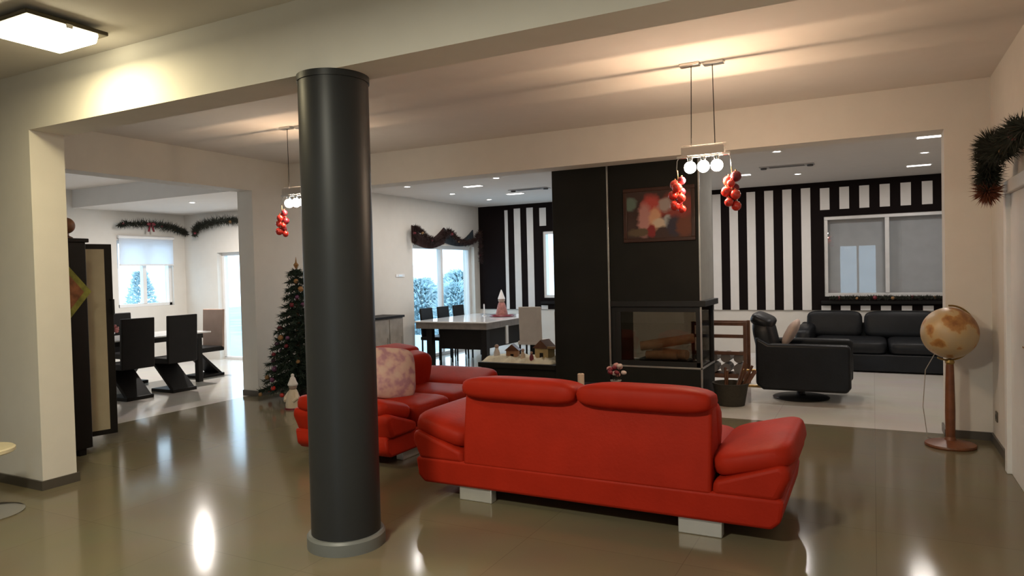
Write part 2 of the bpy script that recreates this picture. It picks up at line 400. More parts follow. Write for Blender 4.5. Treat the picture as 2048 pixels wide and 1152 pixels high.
# ------------------------------------------------------------------ red leather sofas
def make_sofa(label, loc, rz, bw, n):
    """local: x width, y forward from the back, z up; bw = half width of the back panel, n seats"""
    s = thing('red_sofa', label, 'sofa', loc, rz, 'red leather sofa set')
    W = bw + .365
    b = MB(); b.prism([(-W + .05, .095), (W - .05, .095), (W, .14), (W + .015, .25), (W + .01, .27), (-W - .01, .27), (-W - .015, .25), (-W, .14)], 0.0, .96, 'y')
    b.build('base', red_m, s, .03)
    b = MB(); b.prism([(-.00, .25), (.22, .25), (.24, .50), (.20, .74), (.06, .74), (.02, .5)], -bw + .005, bw - .005, 'x')
    b.build('back_panel', red_m, s, .02)
    wd = 2 * bw / n
    for i in range(n):
        xc = -bw + wd * (i + .5)
        h = MB(); h.pad((xc, .125, .765), (wd + .005, .30, .165), .30, .62, (R(-6), 0, 0), 40, 14); h.build('headrest', red_m, s, smooth=60)
        q = MB(); q.pad((xc, .30, .56), (wd - .01, .22, .46), .32, .5, (R(-12), 0, 0)); q.build('back_cushion', red_m, s, smooth=60)
        q = MB(); q.pad((xc, .62, .36), (wd - .005, .74, .22), .25, .42); q.build('seat_cushion', red_m, s, smooth=60)
    for sg in (-1, 1):
        a = MB()
        prof = [(bw - .01, .25), (W - .01, .25), (W + .05, .38), (W + .05, .43), (W + .01, .46), (bw + .0, .33)]
        rs = []
        for yy, k in ((.0, .90), (.03, .98), (.10, 1.0), (.88, 1.0), (.96, .97), (1.0, .88)):
            cx, cz = bw + .2, .36
            rs.append([(sg * (cx + (px_ - cx) * k), yy, cz + (pz_ - cz) * k) for px_, pz_ in prof])
        a.rings(rs); a.build('arm', red_m, s, .035, smooth=60)
        p = MB(); p.pad((sg * (bw + .205), .49, .450), (.475, .94, .175), .36, .55, (0, sg * R(-14), 0)); p.build('arm_pad', red_m, s, smooth=60)
    for sx in (-1, 1):
        for yy in (.03, .80):
            f = MB().box(sx * (bw - .08) - .125, sx * (bw - .08) + .125, yy, yy + .07, 0, .10).build('foot', silver_m, s, .006)
            f['label'] = 'silver block foot'
    return s
make_sofa('red leather sofa showing its back, on silver block feet', (-1.655, 4.0, 0), 0, .83, 2)
make_sofa('red leather sofa beside the column with a floral pillow on it', (-4.36, 5.30, 0), R(-90), .56, 2)

def floral_mat():
    m = bpy.data.materials.new('floral_cloth'); m.use_nodes = True; nt = m.node_tree; b = nt.nodes['Principled BSDF']
    tc = nt.nodes.new('ShaderNodeTexCoord'); v = nt.nodes.new('ShaderNodeTexVoronoi'); v.inputs['Scale'].default_value = 12
    n = nt.nodes.new('ShaderNodeTexNoise'); n.inputs['Scale'].default_value = 11
    r = nt.nodes.new('ShaderNodeValToRGB'); r.color_ramp.elements[0].position = .38; r.color_ramp.elements[0].color = (.64, .46, .40, 1)
    r.color_ramp.elements[1].position = .62; r.color_ramp.elements[1].color = (.42, .22, .27, 1)
    e = r.color_ramp.elements.new(.5); e.color = (.60, .38, .35, 1)
    nt.links.new(tc.outputs['Object'], v.inputs['Vector']); nt.links.new(tc.outputs['Object'], n.inputs['Vector'])
    ad = nt.nodes.new('ShaderNodeMix'); ad.data_type = 'FLOAT'; ad.inputs[0].default_value = .3
    nt.links.new(n.outputs['Fac'], ad.inputs[2]); nt.links.new(v.outputs['Distance'], ad.inputs[3]); nt.links.new(ad.outputs[0], r.inputs['Fac']); nt.links.new(r.outputs['Color'], b.inputs['Base Color'])
    b.inputs['Roughness'].default_value = .85
    return m
pl = MB(); pl.pad((0, 0, 0), (.46, .46, .17), .45, .7, (0, 0, 0), 36, 12, puff=.55)
pl = pl.build('throw_pillow', floral_mat(), smooth=70)
pl.location = (-3.80, 4.98, .675); pl.rotation_euler = (R(72), R(8), R(62))
tag(pl, 'pink and beige floral throw pillow on the red sofa seat', 'pillow')

# ------------------------------------------------------------------ fireplace
FX0, FXM, FX1, FY0, FY1 = -3.36, -2.68, -1.65, 7.60, 8.27
ZH, ZO = .45, 1.15
fp = thing('fireplace', 'tall black see-through fireplace block with steel corner trims', 'fireplace', (-2.5, 7.93, 0))
def fb(name, m, bevel, *boxes):
    mb = MB()
    for b in boxes: mb.box(b[0] + 2.5, b[1] + 2.5, b[2] - 7.93, b[3] - 7.93, b[4], b[5])
    return mb.build(name, m, fp, bevel)
fb('left_slab', black_m, .004, (FX0, FXM, FY0 - .03, FY1, 0, ZL))
fb('chimney_breast', plaster_grey, 0, (FXM, FX1, FY0 + .02, FY1, ZO, ZL))
fb('front_cladding', black_m, .003, (FXM + .012, FX1, FY0, FY0 + .02, ZO, ZL))
fb('hearth_plinth', black_m, .004, (FXM + .012, FX1, FY0, FY1, 0, ZH))
fb('lintel', black_metal, .004, (FXM + .012, FX1 + .05, FY0 - .02, FY1 + .02, ZO - .03, ZO + .035))
fb('firebox_side', black_metal, 0, (FXM, FXM + .06, FY0 + .02, FY1, ZH, ZO))
for bx_ in ((FXM + .06, FX1 - .012, FY0 + .015, FY0 + .045, ZH, ZH + .06), (FXM + .06, FX1, FY0 + .015, FY0 + .045, ZO - .09, ZO), (FXM + .06, FXM + .12, FY0 + .015, FY0 + .045, ZH + .06, ZO - .09), (FX1 - .06, FX1 - .012, FY0 + .015, FY0 + .06, ZH, ZO - .09), (FX1 - .05, FX1, FY1 - .05, FY1, ZH, ZO)):
    fb('firebox_frame', black_metal, .002, bx_)
fb('glass_pane', fire_glass, 0, (FXM + .06, FX1 - .05, FY1 - .03, FY1 - .024, ZH + .01, ZO - .02))
fb('glass_pane', fire_glass, 0, (FXM + .12, FX1 - .06, FY0 + .027, FY0 + .033, ZH + .06, ZO - .09))
fb('glass_pane', fire_glass, 0, (FX1 - .03, FX1 - .024, FY0 + .07, FY1 - .06, ZH + .01, ZO - .09))
fb('corner_trim', trim_m, .002, (FXM - .004, FXM + .014, FY0 - .036, FY0 - .012, .40, ZL))
fb('corner_trim', trim_m, .002, (FX1 - .012, FX1 + .006, FY0 - .006, FY0 + .012, 0, ZO - .03), (FX1 - .012, FX1 + .006, FY0 - .006, FY0 + .012, ZO + .035, ZL))
fb('hearth_trim', trim_m, .002, (FXM + .014, FX1 + .006, FY0 - .006, FY0 + .01, ZH - .012, ZH + .006))
fb('hearth_trim', trim_m, .002, (FX1 - .008, FX1 + .006, FY0 + .01, FY1, ZH - .012, ZH + .006))
fb('burner', black_metal, .01, (-2.45, -1.85, 7.80, 8.08, ZH, ZH + .05))
def log(p, q, r):
    a = Vector(p) - Vector((-2.5, 7.93, 0)); b = Vector(q) - Vector((-2.5, 7.93, 0))
    MB().tube([a + (b - a) * t for t in (0, .02, .3, .6, .98, 1)], [r * .9, r, r * 1.05, r * .97, r, r * .9], 12).build('log', log_m, fp)
log((-2.40, 7.82, ZH + .20), (-1.82, 8.00, ZH + .29), .055)
log((-2.30, 8.04, ZH + .11), (-1.88, 7.90, ZH + .105), .058)
log((-2.34, 7.86, ZH + .10), (-1.98, 7.86, ZH + .10), .05)

# painting on the chimney breast
def painting_mat():
    m = bpy.data.materials.new('painting_print'); m.use_nodes = True; nt = m.node_tree; b = nt.nodes['Principled BSDF']
    tc = nt.nodes.new('ShaderNodeTexCoord'); n = nt.nodes.new('ShaderNodeTexNoise'); n.inputs['Scale'].default_value = 9
    nt.links.new(tc.outputs['Generated'], n.inputs['Vector'])
    wv = nt.nodes.new('ShaderNodeMix'); wv.data_type = 'VECTOR'; wv.inputs[0].default_value = .10
    nt.links.new(tc.outputs['Generated'], wv.inputs[4]); nt.links.new(n.outputs['Color'], wv.inputs[5])
    last = None
    base = nt.nodes.new('ShaderNodeRGB'); base.outputs[0].default_value = (.035, .014, .010, 1); last = base.outputs[0]
    for (u, v, ru, rv, col) in [(.10, .75, .10, .14, (.10, .15, .12)), (.80, .65, .25, .30, (.22, .03, .02)), (.42, .62, .16, .30, (.40, .05, .04)), (.32, .42, .10, .34, (.42, .20, .18)), (.47, .45, .09, .22, (.55, .30, .18)),
                                (.62, .70, .10, .14, (.32, .26, .24)), (.55, .35, .10, .10, (.50, .40, .30)), (.66, .38, .06, .12, (.30, .32, .32)), (.76, .28, .12, .20, (.02, .015, .03)), (.90, .25, .12, .22, (.12, .03, .01)), (.25, .18, .2, .08, (.09, .06, .03)), (.42, .20, .06, .14, (.20, .01, .01))]:
        sb = nt.nodes.new('ShaderNodeVectorMath'); sb.operation = 'SUBTRACT'; sb.inputs[1].default_value = (u * .95, 0, v * .95)
        nt.links.new(wv.outputs[1], sb.inputs[0])
        dv = nt.nodes.new('ShaderNodeVectorMath'); dv.operation = 'MULTIPLY'; dv.inputs[1].default_value = (1 / ru, 0, 1 / rv); nt.links.new(sb.outputs[0], dv.inputs[0])
        ln = nt.nodes.new('ShaderNodeVectorMath'); ln.operation = 'LENGTH'; nt.links.new(dv.outputs[0], ln.inputs[0])
        mr = nt.nodes.new('ShaderNodeMapRange'); mr.inputs[1].default_value = .7; mr.inputs[2].default_value = 1.15; mr.inputs[3].default_value = 1; mr.inputs[4].default_value = 0
        nt.links.new(ln.outputs['Value'], mr.inputs[0])
        mx = nt.nodes.new('ShaderNodeMix'); mx.data_type = 'RGBA'; nt.links.new(mr.outputs[0], mx.inputs[0]); nt.links.new(last, mx.inputs[6]); mx.inputs[7].default_value = (*col, 1)
        last = mx.outputs[2]
    nt.links.new(last, b.inputs['Base Color']); b.inputs['Roughness'].default_value = .6
    return m
pt = thing('framed_painting', 'abstract red and cream painting in a dark frame on the fireplace', 'painting', (-2.09, 7.60, 1.85))
MB().box(-.36, .36, -.022, -.002, .03, .55).build('canvas', painting_mat(), pt, smooth=0)
MB().box(-.40, .40, -.032, -.001, -.01, .03).box(-.40, .40, -.032, -.001, .55, .59).box(-.40, -.36, -.032, -.001, .03, .55).box(.36, .40, -.032, -.001, .03, .55).build('frame', mat('dark_frame', (.045, .018, .012), .35), pt, .005)

# ------------------------------------------------------------------ lamps
def pendant(label, x, y):
    p = thing('pendant_lamp', label, 'lamp', (x, y, ZC), 0, 'twin cord pendant lamps')
    for sx in (-1, 1):
        MB().box(sx * .085 - .075, sx * .085 + .075, -.035 + .02 * sx, .035 + .02 * sx, -.022, 0).build('canopy', trim_m, p, .004)
        MB().tube([(sx * .075, .02 * sx, -.02), (sx * .09, 0, -.70)], .0035, 6).build('cord', black_metal, p)
    MB().box(-.20, .20, -.012, .012, -.715, -.695).build('bar', chrome_m, p, .003)
    for i, xx in enumerate((-.10, .0, .10)):
        g = MB().lathe([(.018, -.745), (.022, -.735), (.022, -.715), (.012, -.71)], (xx, 0, 0), 16).build('lamp_holder', chrome_m, p)
        MB().ball((xx, 0, -.785), .046, 16, 10).build('bulb', bulb_m, p)
    for sx in (-1, 1):
        MB().tube([(sx * .185, 0, -.705), (sx * .20, 0, -.73), (sx * .205, 0, -.80)], .003, 6).build('hook', chrome_m, p)
    for sy in (-1, 1):
        MB().box(-.16, .16, sy * .034 - .002, sy * .034 + .002, -.70, -.635).build('cutoff_fin', chrome_m, p, .001)  # added plates that narrow the uplight into a streak along x
    MB().tube([(-.17, 0, -.62), (.17, 0, -.62)], .0032, 8).build('shadow_rod', chrome_m, p)  # added rod, only there to cast the thin dark line on the ceiling
    return p
def uplight(p, up, down):
    for xx in (-.10, .10):
        light('pendant_light', 'POINT', (xx, 0, -.88), down, WARM, p, radius=.04)
    light('pendant_uplight', 'AREA', (0, 0, -.68), up, WARM, p, size=.24, size_y=.006, rot=(R(180), 0, 0))
p1 = pendant('pendant lamp lit above the red sofa that shows its back', -1.14, 5.42)
uplight(p1, 14, 21)
p2 = pendant('pendant lamp lit behind the dark round column', -5.30, 5.42)
uplight(p2, 7, 1.2)
def ornament(label, loc, seed, n=9):
    rnd = random.Random(seed)
    o = thing('hanging_ornament', label, 'ornament', loc, 0, 'red bauble clusters on the pendants')
    MB().tube([(0, 0, 0), (.004, 0, -.05), (0, 0, -.12), (.006, 0, -.22)], .004, 6).build('ribbon', gold_m, o)
    for k in range(n):
        z = -.08 - .22 * k / (n - 1); a = k * 2.4; q = .038 * (1 - .3 * abs(k / (n - 1) - .5))
        r = rnd.uniform(.030, .042)
        b = MB().ball((q * math.cos(a), q * math.sin(a), z), r, 14, 10).build('bauble', bauble_red if k % 3 else bauble_dark, o)
        MB().lathe([(.006, r * .96), (.006, r + .008)], (q * math.cos(a), q * math.sin(a), z), 8).build('cap', gold_m, b)
ornament('red bauble cluster hanging nearest the painting on the lit pendant', (-1.34, 5.42, 2.30), 1)
ornament('red bauble cluster hanging before the striped wall on the lit pendant', (-.935, 5.42, 2.30), 2)
ornament('red bauble cluster hanging by the dark column', (-5.505, 5.42, 2.30), 3)

# square ceiling lamps of the front room
def square_lamp(label, x, y, power, lc=YEL):
    p = thing('square_ceiling_lamp', label, 'lamp', (x, y, ZC), 0, 'square glass ceiling lamps')
    MB().box(-.10, .10, -.10, .10, -.03, 0).build('mount', black_metal, p, .004)
    MB().box(-.235, .235, -.235, .235, -.055, -.03).build('frame', mat('lamp_frame', (.07, .055, .03), .4), p, .006)
    MB().prism([(-.185, -.105), (.185, -.105), (.215, -.055), (-.215, -.055)], -.19, .19, 'y').build('glass_shade', panel_m, p, .01)
    for sx in (-1, 1):
        MB().box(sx * .225 - .012, sx * .225 + .012, -.02, .02, -.075, -.05).build('clip', chrome_m, p, .003)
    light('square_lamp_light', 'AREA', (0, 0, -.112), power, lc, p, size=.36, size_y=.36)
    return p
square_lamp('square glass ceiling lamp lit beside the painted beam', -4.37, 2.47, 20)
square_lamp('unseen square glass ceiling lamp added to fill the front of the room', -2.0, .5, 135, (1, .95, .76))  # added lamp behind the camera, brightens the beam and sofa back

# recessed lights of the living room
def downlight(x, y, z, power=8.5, label='round recessed downlight in the living room ceiling', group='round living room downlights'):
    p = thing('downlight', label, 'downlight', (x, y, z), 0, group)
    MB().rings([[(r * math.cos(a), r * math.sin(a), zz) for a in [2 * math.pi * i / 24 for i in range(24)]] for r, zz in ((.038, -.002), (.058, -.007), (.062, -.003), (.062, 0), (.038, 0))], closed=True).build('ring', white_frame, p)
    MB().lathe([(.040, -.0025), (.040, .0)], n=24).build('lens', spot_m, p)
    light('downlight_light', 'AREA', (0, 0, -.012), power, NEU, p, size=.07)
def rectlight(x, y, z, power=11):
    p = thing('panel_light', 'rectangular recessed light panel in the living room ceiling', 'ceiling light', (x, y, z), 0, 'rectangular living room light panels')
    MB().box(-.16, .16, -.075, .075, -.006, 0).build('frame', white_frame, p, .002)
    MB().box(-.14, .14, -.055, .055, -.009, -.0055).build('diffuser', rect_m, p, smooth=0)
    light('panel_light_light', 'AREA', (0, 0, -.015), power, NEU, p, size=.26, size_y=.10)
for x, y in ((-6.25, 8.70), (-6.24, 9.96), (-6.20, 11.15)): downlight(x, y, ZL, 5.5)
for x, y in ((-4.70, 8.67), (-.98, 8.67), (-.96, 11.0), (.57, 9.86), (-2.4, 11.0)): downlight(x, y, ZL)
for x, y in ((-5.42, 9.25), (-5.38, 10.59), (.57, 8.62), (.57, 11.08), (-1.70, 10.57)): rectlight(x, y, ZL)
downlight(-9.86, 7.76, 2.80, 85, 'round recessed downlight in the dining room ceiling', 'dining room downlight')
def vent(x, y, label):
    v = thing('ceiling_vent', label, 'vent', (x, y, ZL), 0, 'slot air vents in the living room ceiling')
    MB().box(-.34, .34, -.10, .10, -.008, 0).build('frame', mat('vent_grey', (.36, .35, .35), .6), v, .002)
    for k in range(3): MB().box(-.22, .22, -.065 + k * .05, -.035 + k * .05, -.012, -.006).build('slot', mat('vent_slot', (.16, .155, .155), .6), v)
    for sx in (-1, 1):
        MB().lathe([(.036, -.03), (.04, -.02), (.04, -.006)], (sx * .29, 0, 0), 16).build('nozzle', mat('vent_nozzle', (.07, .07, .07), .5), v)
vent(-1.01, 10.0, 'slot air vent with two dark nozzles before the striped wall')
vent(-4.9, 10.15, 'slot air vent with two dark nozzles left of the fireplace')

# ------------------------------------------------------------------ globe on a stand
def globe_mat():
    m = bpy.data.materials.new('globe_print'); m.use_nodes = True; nt = m.node_tree; b = nt.nodes['Principled BSDF']
    tc = nt.nodes.new('ShaderNodeTexCoord'); n = nt.nodes.new('ShaderNodeTexNoise'); n.inputs['Scale'].default_value = 6.0; n.inputs['Detail'].default_value = 6
    r = nt.nodes.new('ShaderNodeValToRGB'); E_ = r.color_ramp.elements
    E_[0].position = .40; E_[0].color = (.44, .33, .19, 1); E_[1].position = .62; E_[1].color = (.24, .10, .03, 1)
    e = E_.new(.49); e.color = (.48, .34, .17, 1); e = E_.new(.53); e.color = (.40, .20, .06, 1)
    nt.links.new(tc.outputs['Object'], n.inputs['Vector']); nt.links.new(n.outputs['Fac'], r.inputs['Fac']); nt.links.new(r.outputs['Color'], b.inputs['Base Color']); b.inputs['Roughness'].default_value = .4
    return m
g = thing('floor_globe', 'antique toned globe on a wooden floor stand by the doorway', 'globe', (.56, 6.83, 0))
GZ = .95
MB().lathe([(0, 0), (.185, 0), (.19, .012), (.185, .025), (.10, .04), (.045, .055), (.035, .08)], n=36).build('base', wood_m, g)
MB().lathe([(.035, .07), (.038, .30), (.034, .50), (.030, .66), (.028, .70)], n=20).build('pole', wood_m, g)
gm = MB().ball((0, 0, 0), .212, 36, 24).build('sphere', globe_mat(), g, smooth=80); gm.location = (0, 0, GZ); gm.rotation_euler = (0, R(-23), 0)
ring = MB(); pts = [(.228 * math.cos(a), 0, .228 * math.sin(a)) for a in [R(-105 + i * 8) for i in range(27)]]
ring.tube(pts, .008, 8); ro = ring.build('meridian_arc', brass_m, g); ro.location = (0, 0, GZ); ro.rotation_euler = (0, R(-23 + 35), R(30))
MB().lathe([(.030, .69), (.036, .705), (.03, .725), (.012, .735)], n=16).build('collar', brass_m, g)
MB().tube([(-.06, .06, .85), (-.17, .10, .62), (-.19, .11, .3), (-.16, .10, .04), (-.10, .16, .012), (0, .25, .008)], .0035, 6).build('cord', mat('cord_grey', (.35, .32, .28), .6), g)
# wall socket
s = thing('wall_socket', 'dark wall socket low on the white wall near the globe', 'socket', (.8995, 6.93, .21))
MB().box(-.010, 0, -.042, .042, 0, .085).build('plate', socket_m, s, .004)
MB().lathe([(.020, 0), (.020, .003)], n=16, M=Matrix.Translation((-.010, 0, .0425)) @ Matrix.Rotation(R(-90), 4, 'Y')).build('outlet', black_metal, s)
s = thing('thermostat', 'small white switch plate on the wall beside the patio door', 'switch', (-7.1495, 9.67, 1.50))
MB().box(0, .012, -.12, .12, 0, .05).build('plate', white_frame, s, .003)
MB().box(.012, .016, -.05, .05, .012, .038).build('rocker', silver_m, s, .001)

# ------------------------------------------------------------------ garlands
def garland(label, loc, pts, rad, n, cat='garland', nb=5, seed=1, bows=(), m=None):
    rnd = random.Random(seed)
    gobj = thing('garland', label, cat, loc, 0, 'dark garlands over doors and windows')
    mb = MB(); P = [Vector(p) for p in pts]
    def at(t):
        t *= len(P) - 1; k = min(int(t), len(P) - 2); return P[k].lerp(P[k + 1], t - k)
    def rr(t): return rad[0] + (rad[1] - rad[0]) * math.sin(math.pi * t)
    mb.tube(P, .012, 6)
    for _ in range(n):
        t = rnd.random(); p = at(t); d = Vector((rnd.gauss(0, 1), rnd.gauss(0, 1), rnd.gauss(0, 1))).normalized()
        p = p + d * .012; mb.needle(p, d, rr(t) * rnd.uniform(.6, 1.15), .007)
    f = mb.build('foliage', m or garland_m, gobj, smooth=0); f['kind'] = 'stuff'
    for k in range(nb):
        p = at((k + .5) / nb); off = Vector((rnd.uniform(-.02, .02), rnd.uniform(-.02, .02), rnd.uniform(-.03, .01)))
        MB().ball(p + off, rnd.uniform(.022, .034), 10, 8).build('bauble', (bauble_dark, gold_m)[k % 2], gobj)
    for bp in bows:
        b = MB()
        for sx in (-1, 1):
            b.pad((bp[0] + .0, bp[1] + sx * .045, bp[2] + .01), (.05, .085, .06), .8, .8, (0, 0, 0), 12, 8)
            b.prism([(bp[1] + sx * .005, bp[2]), (bp[1] + sx * .03, bp[2]), (bp[1] + sx * .07, bp[2] - .13), (bp[1] + sx * .035, bp[2] - .13)], bp[0] - .01, bp[0] + .002, 'x')
        b.build('bow', bauble_dark, gobj)
    return gobj
# dining window
garland('dark garland mounted above the dining room window', (-11.845, 7.85, 2.45), [(0, -.05, .08), (0, .1, .12), (0, .45, .13), (0, .8, .12), (0, 1.05, .08), (0, 1.25, .02), (0, 1.32, -.02)], (.06, .13), 1500, seed=2, bows=((.04, .55, .12),))
garland('dark garland mounted above the dining room patio door', (-11.5, 9.085, 2.38), [(0, 0, 0), (.02, 0, .12), (.15, 0, .18), (.45, 0, .22), (.9, 0, .25), (1.3, 0, .2), (1.9, 0, .1)], (.07, .13), 1800, seed=3)
# living room patio door
garland('dark swagged garland above the living room patio door', (-7.00, 9.95, 2.05), [(0, 0.0, .02), (0, 0.0, .30), (0, .12, .26), (0, .35, .14), (0, .60, .07), (0, .85, .12), (0, 1.05, .28), (0, 1.2, .22), (0, 1.45, .10), (0, 1.75, .07), (0, 2.05, .14), (0, 2.22, .30), (0, 2.24, -.1), (0, 2.24, -.3)], (.06, .085), 3400, seed=4, nb=9, m=mat('brown_needles', (.028, .012, .010), .9, var=.4, scale=20))
vl = thing('valance', 'dark brown scalloped valance fabric over the living room patio door', 'valance', (-7.145, 10.03, 2.0))
for k, (ya, yb) in enumerate(((0.0, 1.02), (1.02, 2.08))):
    mb = MB(); rs = []
    N = 28
    for i in range(N + 1):
        t = i / N; y = ya + (yb - ya) * t; sag = math.sin(math.pi * t)
        zt = .40 - .22 * sag; zb = .10 - .10 * sag if k == 0 else .12 - .06 * sag
        wv = .018 + .010 * math.sin(i * 1.9)
        rs.append([(.004, y, zt), (.004 + wv, y, zt), (.006 + wv * 1.3, y, (zt + zb) / 2), (.004 + wv, y, zb), (.004, y, zb)])
    mb.rings(rs).build('swag', mat('valance_cloth', (.035, .014, .012), .9) if k == 0 else mat('valance_cloth_sheer', (.03, .04, .05), .9), vl, smooth=60)
# right door
rg = garland('dark garland with a russet tail draped over the right side door', (.735, 4.60, 2.16), [(0, .0, .1), (0, .4, .12), (0, .8, .09), (0, 1.1, .14), (0, 1.26, .20), (0, 1.36, .12), (0, 1.40, 0), (0, 1.42, -.06)], (.095, .12), 3600, seed=5, nb=6)
tail = MB()
rnd = random.Random(9)
for _ in range(500):
    d = Vector((rnd.gauss(0, 1), rnd.gauss(0, 1), rnd.gauss(0, 1))).normalized(); tail.needle(Vector((0, 1.43, -.12)) + d * .01, d, rnd.uniform(.06, .12), .008)
tl = tail.build('leaf_spray', mat('russet_leaves', (.16, .045, .02), .8), rg, smooth=0); tl['kind'] = 'stuff'; tl['label'] = 'russet leaf spray at the garland end'

# ------------------------------------------------------------------ christmas tree
T = (-6.53, 6.64)
tr = thing('christmas_tree', 'dark green decorated christmas tree beside the column', 'tree', (T[0], T[1], 0))
MB().lathe([(.035, .0), (.03, .9), (.012, 1.62), (.004, 1.66)], n=10).build('trunk', brown_wood, tr)
MB().lathe([(.16, 0), (.17, .02), (.12, .16), (.06, .18)], n=20).build('stand', mat('tree_skirt', (.05, .02, .04), .9), tr)
mb = MB(); rnd = random.Random(11)
bp = []
for lv in range(15):
    z = .22 + lv * .098; rad = .43 * (1 - (z - .15) / 1.62) + .04; nb = max(7, int(22 * rad / .45))
    for k in range(nb):
        a = 2 * math.pi * (k + .5 * (lv % 2)) / nb + rnd.uniform(-.12, .12); L = rad * rnd.uniform(.85, 1.1)
        tip = Vector((L * math.cos(a), L * math.sin(a), z - .10 * L / .5)); st = Vector((0, 0, z + .05)); bp.append(tip)
        mb.tube([st, st.lerp(tip, .5) + Vector((0, 0, .015)), tip], .004, 4)
        nn = int(36 + 125 * L)
        for i in range(nn):
            t = rnd.uniform(.12, 1); p = st.lerp(tip, t); dr = (tip - st).normalized()
            d = dr * .7 + Vector((rnd.gauss(0, .7), rnd.gauss(0, .7), rnd.gauss(0, .55)))
            mb.needle(p, d, rnd.uniform(.05, .10), .007)
fo = mb.build('foliage', green_m, tr, smooth=0); fo['kind'] = 'stuff'
MB().lathe([(.0, 1.64), (.02, 1.67), (.035, 1.70), (.012, 1.73), (.002, 1.80)], n=12).build('topper', gold_m, tr)
random.Random(5).shuffle(bp)
for k, p in enumerate(bp[:46]):
    b = MB().ball((0, 0, 0), (.030, .036, .026)[k % 3], 12, 8).build('tree_bauble', (bauble_dark, bauble_plum, gold_m, bauble_red)[k % 4])
    q = p * .97; b.location = (T[0] + q.x, T[1] + q.y, q.z - .035)
    tag(b, ('dark red bauble on the christmas tree', 'plum bauble on the christmas tree', 'gold bauble on the christmas tree', 'bright red bauble on the christmas tree')[k % 4], 'bauble', ('dark red', 'plum', 'gold', 'bright red')[k % 4] + ' tree baubles')
# cloth figurine in front of the tree
f = thing('cloth_figurine', 'cream cloth figurine with a white cap standing before the tree', 'figurine', (-6.06, 6.05, 0))
MB().lathe([(0, 0), (.085, 0), (.09, .05), (.075, .14), (.05, .21), (.04, .23)], n=20).build('body', cream_cloth, f)
MB().ball((0, 0, .265), .048, 14, 10).build('head', rose_cloth, f)
MB().lathe([(.056, .275), (.06, .29), (.045, .32), (.03, .36), (.012, .39)], n=16).build('cap', white_cloth, f)
MB().ball((.0, 0, .395), .02, 10, 8).build('pompom', white_cloth, f)
for sx in (-1, 1): MB().tube([(sx * .05, 0, .19), (sx * .085, -.03, .13), (sx * .06, -.07, .10)], [.026, .024, .018], 8).build('sleeve', cream_cloth, f)
MB().lathe([(.10, 0), (.10, .018), (.09, .02)], n=20, M=Matrix.Translation((0, 0, 0.0))).build('foot_ring', bauble_dark, f)

# ------------------------------------------------------------------ black cabinet behind the stub wall
cb = thing('tall_cabinet', 'tall black cabinet with an open cream lined door behind the white wall', 'cabinet', (-6.50, 3.52, 0))
MB().box(-.25, .25, -.26, .28, .06, 1.92).build('body', black_wood, cb, .008)
MB().box(-.27, .27, -.275, .30, 1.90, 1.935).build('top', black_wood, cb, .006)
for sx in (-1, 1):
    for sy in (-1, 1): MB().box(sx * .20 - .03, sx * .20 + .03, sy * .2 - .03, sy * .2 + .03, 0, .065).build('foot', black_wood, cb)
dM = Matrix.Translation((-.25, .30, 0)) @ Matrix.Rotation(R(-15), 4, 'Z')
dd = MB().box(-.02, .02, 0, .47, .06, 1.91, dM).build('door', black_wood, cb, .005)
pm = MB().box(.02, .026, .10, .40, .11, 1.86, dM).build('door_lining', cream_m, dd)
MB().tube([tuple(dM @ Vector((.015, .44, 1.37))), tuple(dM @ Vector((.045, .46, 1.37))), tuple(dM @ Vector((.045, .46, 1.22)))], .012, 8).build('handle', black_metal, dd)
MB().box(.10, .14, .30, .34, .05, .20).build('door_stop', white_frame, cb, .004)
# diamond hanging
dh = thing('diamond_hanging', 'green and yellow edged diamond cloth hung on the black cabinet side', 'wall hanging', (-6.2495, 3.62, 1.46))
MB().prism([(0, -.25), (.21, 0), (0, .25), (-.21, 0)], 0, .010, 'x').build('border', mat('lime_cloth', (.20, .20, .04), .85, var=.4, scale=15), dh)
MB().prism([(0, -.17), (.14, 0), (0, .17), (-.14, 0)], .010, .016, 'x').build('middle', mat('rust_cloth', (.22, .09, .04), .85, var=.4, scale=18), dh)
MB().tube([(.004, 0, .25), (.002, 0, .40)], .003, 6).build('hanging_loop', gold_m, dh)
bv = thing('ball_vase', 'brown ball ornament on a small foot on the black cabinet', 'ornament', (-6.345, 3.69, 1.935))
MB().lathe([(.05, 0), (.05, .012), (.022, .025), (.02, .05)], n=18).build('foot', brown_wood, bv)
MB().ball((0, 0, .115), .072, 20, 14).build('ball', mat('russet_ball', (.17, .075, .035), .5, var=.3, scale=20), bv)

# ------------------------------------------------------------------ dining room furniture
DT = thing('dining_table', 'white glass topped dining table between the black chairs', 'table', (-9.38, 6.45, 0))
MB().box(-.43, .43, -.85, .85, .735, .755).build('glass_top', white_top, DT, .004)
MB().box(-.36, .36, -.76, .76, .66, .735).build('apron', black_wood, DT, .004)
for sx in (-1, 1):
    for sy in (-1, 1): MB().box(sx * .32 - .04, sx * .32 + .04, sy * .70 - .04, sy * .70 + .04, 0, .66).build('leg', black_wood, DT, .004)
def zchair(label, loc, rz, m, group):
    c_ = thing('dining_chair', label, 'chair', loc, rz, group)
    MB().prism([(0.0, .42), (.045, .42), (.02, 1.06), (-.03, 1.06)], -.23, .23, 'x').build('backrest', m, c_, .012)
    MB().box(-.23, .23, 0, .46, .40, .475).build('seat', black_wood, c_, .015)
    MB().prism([(.40, .41), (.46, .41), (.06, .03), (-.01, .03)], -.17, .17, 'x').build('leg', black_wood, c_, .008)
    MB().box(-.19, .19, -.02, .44, 0, .045).build('foot_slab', black_wood, c_, .008)
    return c_
zchair('black high backed dining chair next to the tall cabinet', (-8.50, 5.80, 0), R(90), black_wood, 'black dining chairs')
